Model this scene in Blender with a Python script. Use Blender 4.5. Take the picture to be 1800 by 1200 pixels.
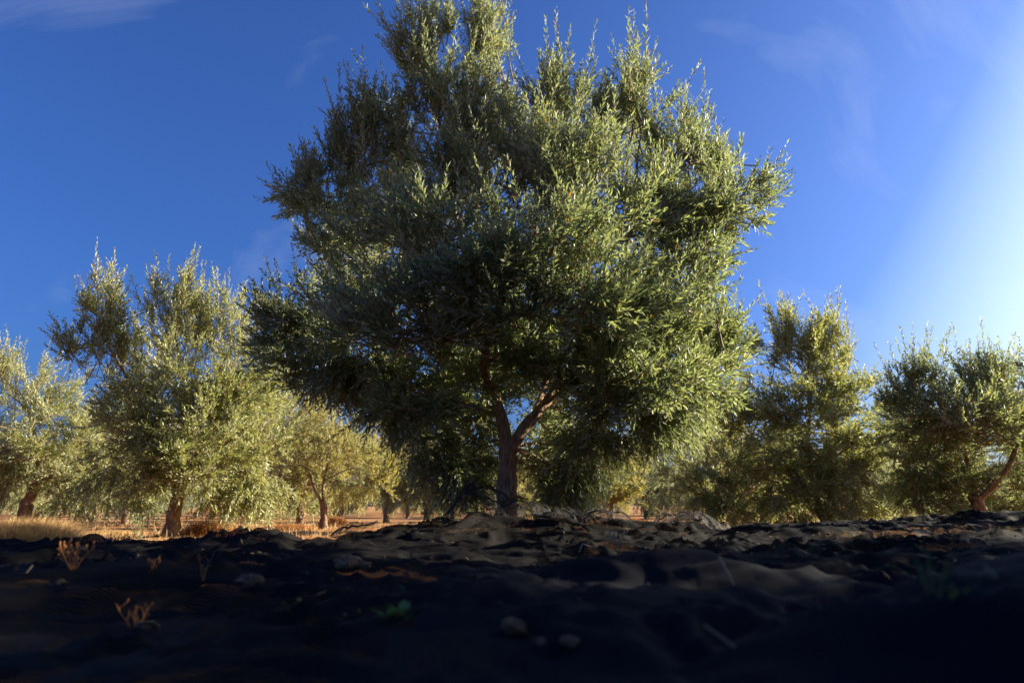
import bpy, math, random
import numpy as np

R = math.radians
scene = bpy.context.scene
for o in list(bpy.data.objects):
    bpy.data.objects.remove(o)
col = scene.collection

# ------------------------------------------------------------------ camera
CAM_Z = 0.42
PITCH = 13.5
cam_d = bpy.data.cameras.new('camera')
cam_d.lens = 24.0
cam_d.sensor_width = 36.0
cam_d.clip_start = 0.02
cam_d.clip_end = 3000.0
cam_d.dof.use_dof = True
cam_d.dof.focus_distance = 5.4
cam_d.dof.aperture_fstop = 2.6
cam = bpy.data.objects.new('camera', cam_d)
col.objects.link(cam)
cam.location = (0, 0, CAM_Z)
cam.rotation_euler = (R(90 + PITCH), 0, 0)
scene.camera = cam

# ------------------------------------------------------------------ sky + sun
SUN_AZ = 75.0      # clockwise from +Y, seen from above
SUN_EL = 17.5
world = bpy.data.worlds.new('World')
scene.world = world
world.use_nodes = True
wt = world.node_tree
for n in list(wt.nodes):
    wt.nodes.remove(n)
wo = wt.nodes.new('ShaderNodeOutputWorld')
bg = wt.nodes.new('ShaderNodeBackground')
sky = wt.nodes.new('ShaderNodeTexSky')
sky.sky_type = 'NISHITA'
sky.sun_disc = False
sky.sun_elevation = R(SUN_EL)
sky.sun_rotation = R(SUN_AZ)
sky.air_density = 1.0
sky.dust_density = 5.0
sky.ozone_density = 8.0
sky.altitude = 300
hs = wt.nodes.new('ShaderNodeMixRGB')      # the deep polarised blue of the whole dome
hs.blend_type = 'MULTIPLY'
hs.inputs[0].default_value = 1.0
hs.inputs[2].default_value = (0.81, 0.95, 1.30, 1)
wt.links.new(sky.outputs[0], hs.inputs[1])
# thin cirrus, laid out over the whole dome
tc = wt.nodes.new('ShaderNodeTexCoord')
mp = wt.nodes.new('ShaderNodeMapping')
mp.inputs['Rotation'].default_value = (R(20), R(35), R(-20))
mp.inputs['Scale'].default_value = (1.2, 5.0, 3.0)
wt.links.new(tc.outputs['Generated'], mp.inputs[0])
nz = wt.nodes.new('ShaderNodeTexNoise')
nz.inputs['Scale'].default_value = 1.3
nz.inputs['Detail'].default_value = 7
nz.inputs['Roughness'].default_value = 0.55
nz.inputs['Distortion'].default_value = 0.8
wt.links.new(mp.outputs[0], nz.inputs['Vector'])
rp = wt.nodes.new('ShaderNodeValToRGB')
rp.color_ramp.elements[0].position = 0.56
rp.color_ramp.elements[0].color = (0, 0, 0, 1)
rp.color_ramp.elements[1].position = 0.85
rp.color_ramp.elements[1].color = (0.22, 0.22, 0.22, 1)
wt.links.new(nz.outputs['Fac'], rp.inputs[0])
mx = wt.nodes.new('ShaderNodeMixRGB')
mx.inputs[2].default_value = (6.0, 6.4, 7.4, 1)
wt.links.new(rp.outputs[0], mx.inputs[0])
bw = wt.nodes.new('ShaderNodeRGBToBW')
wt.links.new(sky.outputs[0], bw.inputs[0])
mr = wt.nodes.new('ShaderNodeMapRange')      # brilliant parts of the sky bleach to white, as in any exposure for the shade
mr.inputs[1].default_value = 2.6; mr.inputs[2].default_value = 4.7; mr.inputs[4].default_value = 0.9
wt.links.new(bw.outputs[0], mr.inputs[0])
wh = wt.nodes.new('ShaderNodeMixRGB'); wh.inputs[2].default_value = (5.6, 7.0, 7.6, 1)
wt.links.new(mr.outputs[0], wh.inputs[0]); wt.links.new(hs.outputs[0], wh.inputs[1])
wt.links.new(wh.outputs[0], mx.inputs[1])
wt.links.new(mx.outputs[0], bg.inputs[0])
bg.inputs[1].default_value = 0.047
wt.links.new(bg.outputs[0], wo.inputs[0])

sd = bpy.data.lights.new('sun', 'SUN')
sd.energy = 5.0
sd.angle = R(0.53)
sd.color = (1.0, 0.88, 0.69)
sun = bpy.data.objects.new('sun', sd)
col.objects.link(sun)
sun.rotation_euler = (R(90 - SUN_EL), 0, R(180 - SUN_AZ))
sun.location = (20, 8, 10)

scene.view_settings.view_transform = 'Standard'
scene.view_settings.look = 'None'
scene.view_settings.gamma = 1.0
scene.view_settings.use_curve_mapping = False
scene.view_settings.exposure = 1.85
scene.cycles.max_bounces = 6
scene.cycles.diffuse_bounces = 3
scene.cycles.glossy_bounces = 2
scene.cycles.transmission_bounces = 4
scene.cycles.transparent_max_bounces = 12
scene.cycles.caustics_reflective = False
scene.cycles.caustics_refractive = False

# ------------------------------------------------------------------ helpers
_p = R(PITCH)
def ray(px, py):
    a = (px - 900) / 1200.0
    b = (600 - py) / 1200.0
    return np.array([a, math.cos(_p) - b * math.sin(_p), math.sin(_p) + b * math.cos(_p)])

def at(px, py, Y):
    """direction through a photo pixel, taken to the plane y = Y"""
    d = ray(px, py)
    return np.array([0, 0, CAM_Z]) + d * (Y / d[1])

def px_m(Y):
    return Y / 1200.0 * 1.03

def link(o, parent=None):
    col.objects.link(o)
    if parent is not None:
        o.parent = parent
    return o

def tag(o, label=None, cat=None, group=None, kind=None):
    if label: o['label'] = label
    if cat: o['category'] = cat
    if group: o['group'] = group
    if kind: o['kind'] = kind
    return o

def empty(name, loc):
    o = bpy.data.objects.new(name, None)
    o.empty_display_size = 0.2
    o.location = tuple(loc)
    return link(o)

def make_mesh(name, V, F, mat, attr=None, smooth=False):
    """V (n,3); F (m,k) all faces the same size, or a list of such arrays"""
    Fs = F if isinstance(F, list) else [F]
    Fs = [np.asarray(f, dtype=np.int32) for f in Fs if len(f)]
    me = bpy.data.meshes.new(name)
    V = np.ascontiguousarray(V, dtype=np.float32)
    me.vertices.add(len(V))
    me.vertices.foreach_set('co', V.ravel())
    loops = np.concatenate([f.ravel() for f in Fs])
    tot = np.concatenate([np.full(len(f), f.shape[1], dtype=np.int32) for f in Fs])
    start = np.concatenate([[0], np.cumsum(tot)[:-1]]).astype(np.int32)
    me.loops.add(len(loops))
    me.loops.foreach_set('vertex_index', loops)
    me.polygons.add(len(tot))
    me.polygons.foreach_set('loop_start', start)
    if smooth:
        me.polygons.foreach_set('use_smooth', np.ones(len(tot), dtype=bool))
    if attr is not None:
        a = me.attributes.new('rnd', 'FLOAT', 'POINT')
        a.data.foreach_set('value', np.ascontiguousarray(attr, dtype=np.float32))
    me.update(calc_edges=True)
    me.materials.append(mat)
    return me

def mesh_obj(name, V, F, mat, parent=None, attr=None, smooth=False, origin=None):
    V = np.asarray(V, dtype=float)
    if origin is not None:
        V = V - np.asarray(origin)
    o = bpy.data.objects.new(name, make_mesh(name, V, F, mat, attr, smooth))
    if origin is not None and parent is None:
        o.location = tuple(origin)
    return link(o, parent)

# value / gradient noise on arrays ------------------------------------------------
_perm = np.random.RandomState(7).permutation(4096)
_grad = np.random.RandomState(8).uniform(-1, 1, 4096)
def vnoise(x, y, seed=0):
    xi = np.floor(x).astype(int); yi = np.floor(y).astype(int)
    fx = x - xi; fy = y - yi
    fx = fx * fx * fx * (fx * (fx * 6 - 15) + 10)
    fy = fy * fy * fy * (fy * (fy * 6 - 15) + 10)
    def h(a, b):
        return _grad[_perm[(_perm[(a + seed * 131) & 4095] + b) & 4095]]
    a = h(xi, yi) * (1 - fx) + h(xi + 1, yi) * fx
    b = h(xi, yi + 1) * (1 - fx) + h(xi + 1, yi + 1) * fx
    return a * (1 - fy) + b * fy

def fbm(x, y, oct=4, seed=0):
    s = 0; a = 1.0
    for k in range(oct):
        s = s + a * vnoise(x * 2 ** k, y * 2 ** k, seed + k)
        a *= 0.5
    return s

def sstep(a, b, x):
    t = np.clip((x - a) / (b - a), 0, 1)
    return t * t * (3 - 2 * t)

def terrain(x, y):
    x = np.asarray(x, float); y = np.asarray(y, float)
    z = 0.10 * (1 - sstep(4.2, 7.0, y)) - 0.10 * sstep(10, 24, y)
    z = z + 0.17 * np.exp(-(((x + .05) / 1.1) ** 2 + ((y - 5.4) / 0.9) ** 2))
    z = z + 0.15 * np.exp(-(((x - 3.4) / 2.0) ** 2 + ((y - 4.6) / 1.1) ** 2))
    z = z + 0.03 * fbm(x * .9, y * .9, 3, 3) * (1 - sstep(40, 80, y))
    return z

# tubes ---------------------------------------------------------------------------
def tube(path, radii, seg=8, lump=0.0, flute=0.0, seed=0, cap=True):
    P = np.asarray(path, float); n = len(P); r = np.asarray(radii, float)
    T = np.gradient(P, axis=0); T /= np.linalg.norm(T, axis=1)[:, None] + 1e-9
    u = np.cross(T[0], [0.31, 0.9, 0.2]); u /= np.linalg.norm(u)
    V = np.zeros((n, seg, 3)); th = np.linspace(0, 2 * np.pi, seg, endpoint=False)
    for i in range(n):
        u = u - T[i] * np.dot(u, T[i]); u /= np.linalg.norm(u) + 1e-9
        w = np.cross(T[i], u)
        k = 1 + flute * (0.6 * np.cos(3 * th + .4 * seed + i * .04) + .5 * np.cos(5 * th + 1 + seed - i * .06))
        k = k + lump * vnoise(th * 1.2 + seed * 3.1, np.full(seg, i * .35), seed)
        V[i] = P[i] + (u * np.cos(th)[:, None] + w * np.sin(th)[:, None]) * (r[i] * k)[:, None]
    idx = np.arange(n * seg).reshape(n, seg)
    a = idx[:-1]; b = np.roll(a, -1, axis=1); c = idx[1:]; d = np.roll(c, -1, axis=1)
    Q = np.stack([a, b, d, c], -1).reshape(-1, 4)
    return V.reshape(-1, 3), Q

def smooth_path(pts, n):
    """Catmull-Rom through pts"""
    P = np.asarray(pts, float)
    P = np.vstack([2 * P[0] - P[1], P, 2 * P[-1] - P[-2]])
    m = len(P) - 3
    out = []
    for s in np.linspace(0, m - 1e-6, n):
        i = int(s); t = s - i
        p0, p1, p2, p3 = P[i:i + 4]
        out.append(.5 * (2 * p1 + (p2 - p0) * t + (2 * p0 - 5 * p1 + 4 * p2 - p3) * t * t + (3 * p1 - p0 - 3 * p2 + p3) * t ** 3))
    return np.array(out)

class Acc:
    def __init__(s): s.V = []; s.F = []; s.n = 0
    def add(s, V, F):
        s.V.append(V); s.F.append(np.asarray(F) + s.n); s.n += len(V)
    def get(s): return np.vstack(s.V), np.vstack(s.F)

# ------------------------------------------------------------------ materials
def new_mat(name):
    m = bpy.data.materials.new(name); m.use_nodes = True
    t = m.node_tree
    for n in list(t.nodes): t.nodes.remove(n)
    out = t.nodes.new('ShaderNodeOutputMaterial')
    return m, t, out

def ramp(t, stops):
    r = t.nodes.new('ShaderNodeValToRGB')
    e = r.color_ramp.elements
    while len(e) < len(stops): e.new(0.5)
    for k, (p, c) in enumerate(stops):
        e[k].position = p; e[k].color = (*c, 1)
    return r

def leaf_material(name, top, under, trans, yellow=0.985):
    m, t, out = new_mat(name)
    L = t.links.new
    at_ = t.nodes.new('ShaderNodeAttribute'); at_.attribute_name = 'rnd'
    geo = t.nodes.new('ShaderNodeNewGeometry')
    def var(c, d):
        return ramp(t, [(0.0, tuple(v * (1 - d) for v in c)), (0.6, c), (yellow, (c[0] * 1.35, c[1] * 1.25, c[2] * 1.0)),
                        (yellow + 0.008, (0.42, 0.20, 0.02))])
    rt = var(top, .45); ru = var(under, .3); rr = var(trans, .35)
    for r in (rt, ru, rr): L(at_.outputs['Fac'], r.inputs[0])
    mixc = t.nodes.new('ShaderNodeMixRGB')
    L(geo.outputs['Backfacing'], mixc.inputs[0]); L(rt.outputs[0], mixc.inputs[1]); L(ru.outputs[0], mixc.inputs[2])
    pb = t.nodes.new('ShaderNodeBsdfPrincipled')
    L(mixc.outputs[0], pb.inputs['Base Color'])
    mr = t.nodes.new('ShaderNodeMapRange')
    L(geo.outputs['Backfacing'], mr.inputs[0]); mr.inputs[3].default_value = .46; mr.inputs[4].default_value = .65
    L(mr.outputs[0], pb.inputs['Roughness'])
    pb.inputs['Specular IOR Level'].default_value = .5
    tr = t.nodes.new('ShaderNodeBsdfTranslucent'); L(rr.outputs[0], tr.inputs[0])
    ms = t.nodes.new('ShaderNodeMixShader'); ms.inputs[0].default_value = .42
    L(pb.outputs[0], ms.inputs[1]); L(tr.outputs[0], ms.inputs[2]); L(ms.outputs[0], out.inputs[0])
    return m

MAT = {}
MAT['leaf'] = leaf_material('olive_leaf', (0.122, 0.155, 0.076), (0.43, 0.48, 0.36), (0.33, 0.40, 0.13), .988)
MAT['leaf_far'] = leaf_material('olive_leaf_sallow', (0.175, 0.20, 0.078), (0.47, 0.50, 0.32), (0.42, 0.45, 0.12), .985)
MAT['leaf_grey'] = leaf_material('olive_leaf_grey', (0.13, 0.165, 0.088), (0.42, 0.47, 0.37), (0.34, 0.40, 0.14), .975)
MAT['leaf_gold'] = leaf_material('olive_leaf_golden', (0.20, 0.195, 0.062), (0.45, 0.45, 0.25), (0.47, 0.44, 0.10), .98)

def bark_material():
    m, t, out = new_mat('olive_bark'); L = t.links.new
    tc = t.nodes.new('ShaderNodeTexCoord')
    mp = t.nodes.new('ShaderNodeMapping'); mp.inputs['Scale'].default_value = (1, 1, .25)
    L(tc.outputs['Object'], mp.inputs[0])
    n1 = t.nodes.new('ShaderNodeTexNoise'); n1.inputs['Scale'].default_value = 45; n1.inputs['Detail'].default_value = 8
    n2 = t.nodes.new('ShaderNodeTexNoise'); n2.inputs['Scale'].default_value = 7; n2.inputs['Detail'].default_value = 5
    L(mp.outputs[0], n1.inputs['Vector']); L(tc.outputs['Object'], n2.inputs['Vector'])
    r = ramp(t, [(.3, (.10, .062, .036)), (.5, (.25, .16, .09)), (.68, (.40, .29, .18))])
    L(n1.outputs['Fac'], r.inputs[0])
    r2 = ramp(t, [(.35, (.75, .62, .5)), (.65, (1.0, 1.0, 1.0))]); L(n2.outputs['Fac'], r2.inputs[0])
    mu = t.nodes.new('ShaderNodeMixRGB'); mu.blend_type = 'MULTIPLY'; mu.inputs[0].default_value = 1
    L(r.outputs[0], mu.inputs[1]); L(r2.outputs[0], mu.inputs[2])
    pb = t.nodes.new('ShaderNodeBsdfPrincipled'); L(mu.outputs[0], pb.inputs['Base Color'])
    pb.inputs['Roughness'].default_value = .85
    b = t.nodes.new('ShaderNodeBump'); b.inputs['Strength'].default_value = .8; b.inputs['Distance'].default_value = .02
    L(n1.outputs['Fac'], b.inputs['Height']); L(b.outputs[0], pb.inputs['Normal']); L(pb.outputs[0], out.inputs[0])
    return m
MAT['bark'] = bark_material()

def simple_material(name, c0, c1, scale, rough=.8, trans=None, bump=0):
    m, t, out = new_mat(name); L = t.links.new
    tc = t.nodes.new('ShaderNodeTexCoord')
    n = t.nodes.new('ShaderNodeTexNoise'); n.inputs['Scale'].default_value = scale; n.inputs['Detail'].default_value = 6
    L(tc.outputs['Object'], n.inputs['Vector'])
    r = ramp(t, [(.35, c0), (.65, c1)]); L(n.outputs['Fac'], r.inputs[0])
    pb = t.nodes.new('ShaderNodeBsdfPrincipled'); L(r.outputs[0], pb.inputs['Base Color']); pb.inputs['Roughness'].default_value = rough
    if bump:
        b = t.nodes.new('ShaderNodeBump'); b.inputs['Strength'].default_value = bump; b.inputs['Distance'].default_value = .01
        L(n.outputs['Fac'], b.inputs['Height']); L(b.outputs[0], pb.inputs['Normal'])
    if trans:
        tr = t.nodes.new('ShaderNodeBsdfTranslucent'); tr.inputs[0].default_value = (*trans, 1)
        ms = t.nodes.new('ShaderNodeMixShader'); ms.inputs[0].default_value = .35
        L(pb.outputs[0], ms.inputs[1]); L(tr.outputs[0], ms.inputs[2]); L(ms.outputs[0], out.inputs[0])
    else:
        L(pb.outputs[0], out.inputs[0])
    return m

MAT['twig'] = simple_material('twig_bark', (.16, .10, .05), (.26, .19, .10), 20)
MAT['fruit'] = simple_material('green_olive_skin', (.10, .14, .02), (.20, .22, .04), 40, .35)
MAT['dry_grass'] = simple_material('dry_grass_straw', (.42, .25, .09), (.62, .43, .18), 3, .7, (.55, .36, .12))
MAT['dry_stem'] = simple_material('dry_stem_rust', (.34, .13, .04), (.5, .22, .07), 30, .8, (.4, .18, .05))
MAT['straw'] = simple_material('pale_straw', (.20, .14, .08), (.32, .24, .15), 30, .6)
MAT['green'] = simple_material('weed_leaf_green', (.10, .17, .03), (.18, .26, .05), 12, .5, (.2, .3, .04))
MAT['stone'] = simple_material('field_stone', (.06, .036, .018), (.15, .09, .045), 9, .95, None, 1.0)
MAT['clod'] = simple_material('soil_clod', (.13, .065, .03), (.28, .145, .065), 12, .95, None, 1.0)
MAT['thread'] = simple_material('net_thread_black', (.012, .011, .012), (.022, .020, .020), 50, .55)

def soil_material():
    m, t, out = new_mat('orchard_soil'); L = t.links.new
    tc = t.nodes.new('ShaderNodeTexCoord')
    ns = []
    for s, d in ((.35, 5), (2.4, 8), (26, 10)):
        n = t.nodes.new('ShaderNodeTexNoise'); n.inputs['Scale'].default_value = s; n.inputs['Detail'].default_value = d
        n.inputs['Roughness'].default_value = .62
        L(tc.outputs['Object'], n.inputs['Vector']); ns.append(n)
    a = ramp(t, [(.32, (.26, .10, .035)), (.5, (.46, .20, .07)), (.68, (.54, .31, .13))]); L(ns[1].outputs['Fac'], a.inputs[0])
    b = ramp(t, [(.38, (.44, .17, .055)), (.62, (.52, .33, .15))]); L(ns[0].outputs['Fac'], b.inputs[0])
    mu = t.nodes.new('ShaderNodeMixRGB'); mu.inputs[0].default_value = .5
    L(a.outputs[0], mu.inputs[1]); L(b.outputs[0], mu.inputs[2])
    c = ramp(t, [(.3, (.45, .45, .45)), (.6, (1, 1, 1))]); L(ns[2].outputs['Fac'], c.inputs[0])
    m2 = t.nodes.new('ShaderNodeMixRGB'); m2.blend_type = 'MULTIPLY'; m2.inputs[0].default_value = 1
    L(mu.outputs[0], m2.inputs[1]); L(c.outputs[0], m2.inputs[2])
    pb = t.nodes.new('ShaderNodeBsdfPrincipled'); L(m2.outputs[0], pb.inputs['Base Color']); pb.inputs['Roughness'].default_value = .95
    pb.inputs['Specular IOR Level'].default_value = .2
    bp = t.nodes.new('ShaderNodeBump'); bp.inputs['Strength'].default_value = .9; bp.inputs['Distance'].default_value = .05
    L(ns[2].outputs['Fac'], bp.inputs['Height']); L(bp.outputs[0], pb.inputs['Normal']); L(pb.outputs[0], out.inputs[0])
    return m
MAT['soil'] = soil_material()

def net_material(name, c0, c1, cover):
    """fine woven harvest net: a crossing thread pattern in metres, open between the threads"""
    m, t, out = new_mat(name); L = t.links.new
    at_ = t.nodes.new('ShaderNodeUVMap'); at_.uv_map = 'cloth'
    fac = []
    for ax in ('X', 'Y'):
        w = t.nodes.new('ShaderNodeTexWave'); w.wave_type = 'BANDS'; w.bands_direction = ax
        w.inputs['Scale'].default_value = 70.0      # about 4.5 mm between threads
        w.inputs['Distortion'].default_value = 0
        L(at_.outputs[0], w.inputs['Vector']); fac.append(w)
    mxm = t.nodes.new('ShaderNodeMath'); mxm.operation = 'MAXIMUM'
    L(fac[0].outputs['Fac'], mxm.inputs[0]); L(fac[1].outputs['Fac'], mxm.inputs[1])
    gt = t.nodes.new('ShaderNodeMath'); gt.operation = 'GREATER_THAN'; gt.inputs[1].default_value = cover
    L(mxm.outputs[0], gt.inputs[0])
    n = t.nodes.new('ShaderNodeTexNoise'); n.inputs['Scale'].default_value = 3; n.inputs['Detail'].default_value = 6
    L(at_.outputs[0], n.inputs['Vector'])
    r = ramp(t, [(.35, c0), (.7, c1)]); L(n.outputs['Fac'], r.inputs[0])
    pb = t.nodes.new('ShaderNodeBsdfPrincipled'); L(r.outputs[0], pb.inputs['Base Color']); pb.inputs['Roughness'].default_value = .8
    pb.inputs['Specular IOR Level'].default_value = .12
    tp = t.nodes.new('ShaderNodeBsdfTransparent')
    ms = t.nodes.new('ShaderNodeMixShader'); L(gt.outputs[0], ms.inputs[0]); L(tp.outputs[0], ms.inputs[1]); L(pb.outputs[0], ms.inputs[2])
    L(ms.outputs[0], out.inputs[0])
    return m
MAT['net_black'] = net_material('black_harvest_net', (.0045, .0042, .0046), (.009, .008, .0078), .44)
MAT['net_dark'] = net_material('deep_black_harvest_net', (.0028, .0026, .003), (.0055, .005, .005), .44)
MAT['net_blue'] = net_material('blue_black_harvest_net', (.0018, .0026, .006), (.0034, .0046, .009), .38)

def hill_material():
    return simple_material('far_hill_scrub', (.10, .10, .07), (.22, .17, .11), .03, .95)
MAT['hill'] = hill_material()

# ------------------------------------------------------------------ ground and far hill
def build_ground():
    rr = np.concatenate([[0.0], np.geomspace(.35, 14, 170), np.geomspace(14.5, 1500, 60)])
    th = np.linspace(0, 2 * np.pi, 220, endpoint=False)
    A, B = np.meshgrid(rr, th, indexing='ij')
    X = A * np.sin(B); Y = A * np.cos(B)
    Z = terrain(X, Y)
    near = (1 - sstep(14, 26, A))
    Z = Z + near * (.016 * fbm(X * 5, Y * 5, 4, 11) + .010 * np.abs(vnoise(X * 14, Y * 14, 5)))
    # soft swells under the crowns, where dead grass collects
    n, k = X.shape
    idx = np.arange(n * k).reshape(n, k)
    a = idx[:-1]; b = np.roll(a, -1, 1); c = idx[1:]; d = np.roll(c, -1, 1)
    Q = np.stack([a, c, d, b], -1).reshape(-1, 4)
    o = mesh_obj('ground', np.stack([X, Y, Z], -1).reshape(-1, 3), Q, MAT['soil'], smooth=True)
    tag(o, kind='structure')
build_ground()

def build_hill():
    u = np.linspace(-1, 1, 90); v = np.linspace(0, 1, 24)
    U, Vv = np.meshgrid(u, v, indexing='ij')
    X = -250 + U * 330
    Yc = 560 + 60 * vnoise(U * 3, U * 0, 4)
    prof = np.clip(1 - np.abs(U) ** 2.2, 0, 1)
    H = prof * (62 + 16 * fbm(U * 3.2, U * 0 + .5, 4, 21)) 
    Y = Yc - 160 + Vv * 160
    Z = -3 + H * np.sin(Vv * np.pi / 2) + prof * 5 * fbm(X * .03, Y * .03, 4, 31) * np.sin(Vv * np.pi)
    V1 = np.stack([X, Y, Z], -1)
    V2 = np.stack([X, 2 * Yc - Y + 0.0, Z], -1)[:, ::-1]
    Vt = np.concatenate([V1, V2[:, 1:]], 1)
    n, k = Vt.shape[:2]
    idx = np.arange(n * k).reshape(n, k)
    Q = np.stack([idx[:-1, :-1], idx[1:, :-1], idx[1:, 1:], idx[:-1, 1:]], -1).reshape(-1, 4)
    o = mesh_obj('hill', Vt.reshape(-1, 3), Q, MAT['hill'], smooth=True)
    tag(o, kind='structure')
build_hill()

# ------------------------------------------------------------------ olive trees
def unit(v):
    return v / (np.linalg.norm(v, axis=-1, keepdims=True) + 1e-9)

def leaves_from_twigs(P0, D, Ln, C, per, rs, leaf_l, leaf_w, fine):
    """P0,D,C (n,3), Ln (n): twig curve P0 + D*L*t + C*L*t^2; leaves in opposite crossing pairs"""
    n = len(P0)
    cnt = np.maximum(4, (Ln * per).astype(int))
    tw = np.repeat(np.arange(n), cnt)
    k = np.concatenate([np.arange(c) for c in cnt])
    pair = k // 2
    t = (pair + .6 + rs.uniform(-.25, .25, len(k))) / (cnt[tw] / 2 + .2)
    t = np.clip(.06 + .94 * t, 0, 1.0)
    L = Ln[tw][:, None]
    P = P0[tw] + D[tw] * L * t[:, None] + C[tw] * L * (t ** 2)[:, None]
    T = unit(D[tw] + 2 * C[tw] * t[:, None])
    ref = unit(rs.normal(size=(n, 3)))[tw]
    N = unit(ref - T * np.sum(ref * T, 1, keepdims=True))
    B = np.cross(T, N)
    ph = (k % 2) * np.pi + (pair % 2) * (np.pi / 2) + rs.normal(0, .35, len(k))
    S = N * np.cos(ph)[:, None] + B * np.sin(ph)[:, None]
    ang = R(48) - R(26) * t + rs.normal(0, .22, len(k))
    Ld = unit(T * np.cos(ang)[:, None] + S * np.sin(ang)[:, None] + rs.normal(0, .08, (len(k), 3)))
    W = unit(np.cross(Ld, S) + 1e-4)
    nrm = np.cross(W, Ld)
    nrm = nrm * np.sign(np.sum(nrm * T, 1, keepdims=True) + 1e-6)
    W = np.cross(Ld, nrm)
    roll = rs.normal(0, .55, len(k))[:, None]
    W2 = W * np.cos(roll) + nrm * np.sin(roll); nrm = nrm * np.cos(roll) - W * np.sin(roll)
    sz = rs.uniform(.65, 1.15, len(k)) * (1 - .35 * t ** 3)
    ll = (leaf_l * sz)[:, None]; lw = (leaf_w * (.6 + .4 * sz))[:, None]
    curl = rs.normal(-.05, .10, len(k))[:, None]
    r = rs.uniform(0, 1, len(k))
    tip = P + Ld * ll + nrm * ll * curl
    fold = nrm * (lw * .16 + ll * curl * .4)
    lf = P + Ld * ll * .48 - W2 * lw * .5 + fold; rt = P + Ld * ll * .48 + W2 * lw * .5 + fold
    V = np.stack([P, rt, tip, lf], 1)
    o = (np.arange(len(k)) * 4)[:, None]
    return V.reshape(-1, 3), np.concatenate([o + [0, 1, 2], o + [0, 2, 3]], 0), np.repeat(r, 4)

def twig_tubes(P0, D, Ln, C, r0, seg=3, steps=3):
    n = len(P0)
    ts = np.linspace(0, 1, steps)
    T = unit(D + C)
    u = unit(np.cross(T, np.array([.3, .5, .8]) + np.zeros_like(T)))
    w = np.cross(T, u)
    V = np.zeros((n, steps, seg, 3))
    for i, t in enumerate(ts):
        c = P0 + D * (Ln * t)[:, None] + C * (Ln * t * t)[:, None]
        rad = (r0 * (1 - .7 * t))[:, None]
        for j in range(seg):
            a = 2 * np.pi * j / seg
            V[:, i, j] = c + (u * math.cos(a) + w * math.sin(a)) * rad
    idx = np.arange(n * steps * seg).reshape(n, steps, seg)
    a = idx[:, :-1]; b = np.roll(a, -1, 2); c = idx[:, 1:]; d = np.roll(c, -1, 2)
    return V.reshape(-1, 3), np.stack([a, b, d, c], -1).reshape(-1, 4)

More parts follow.
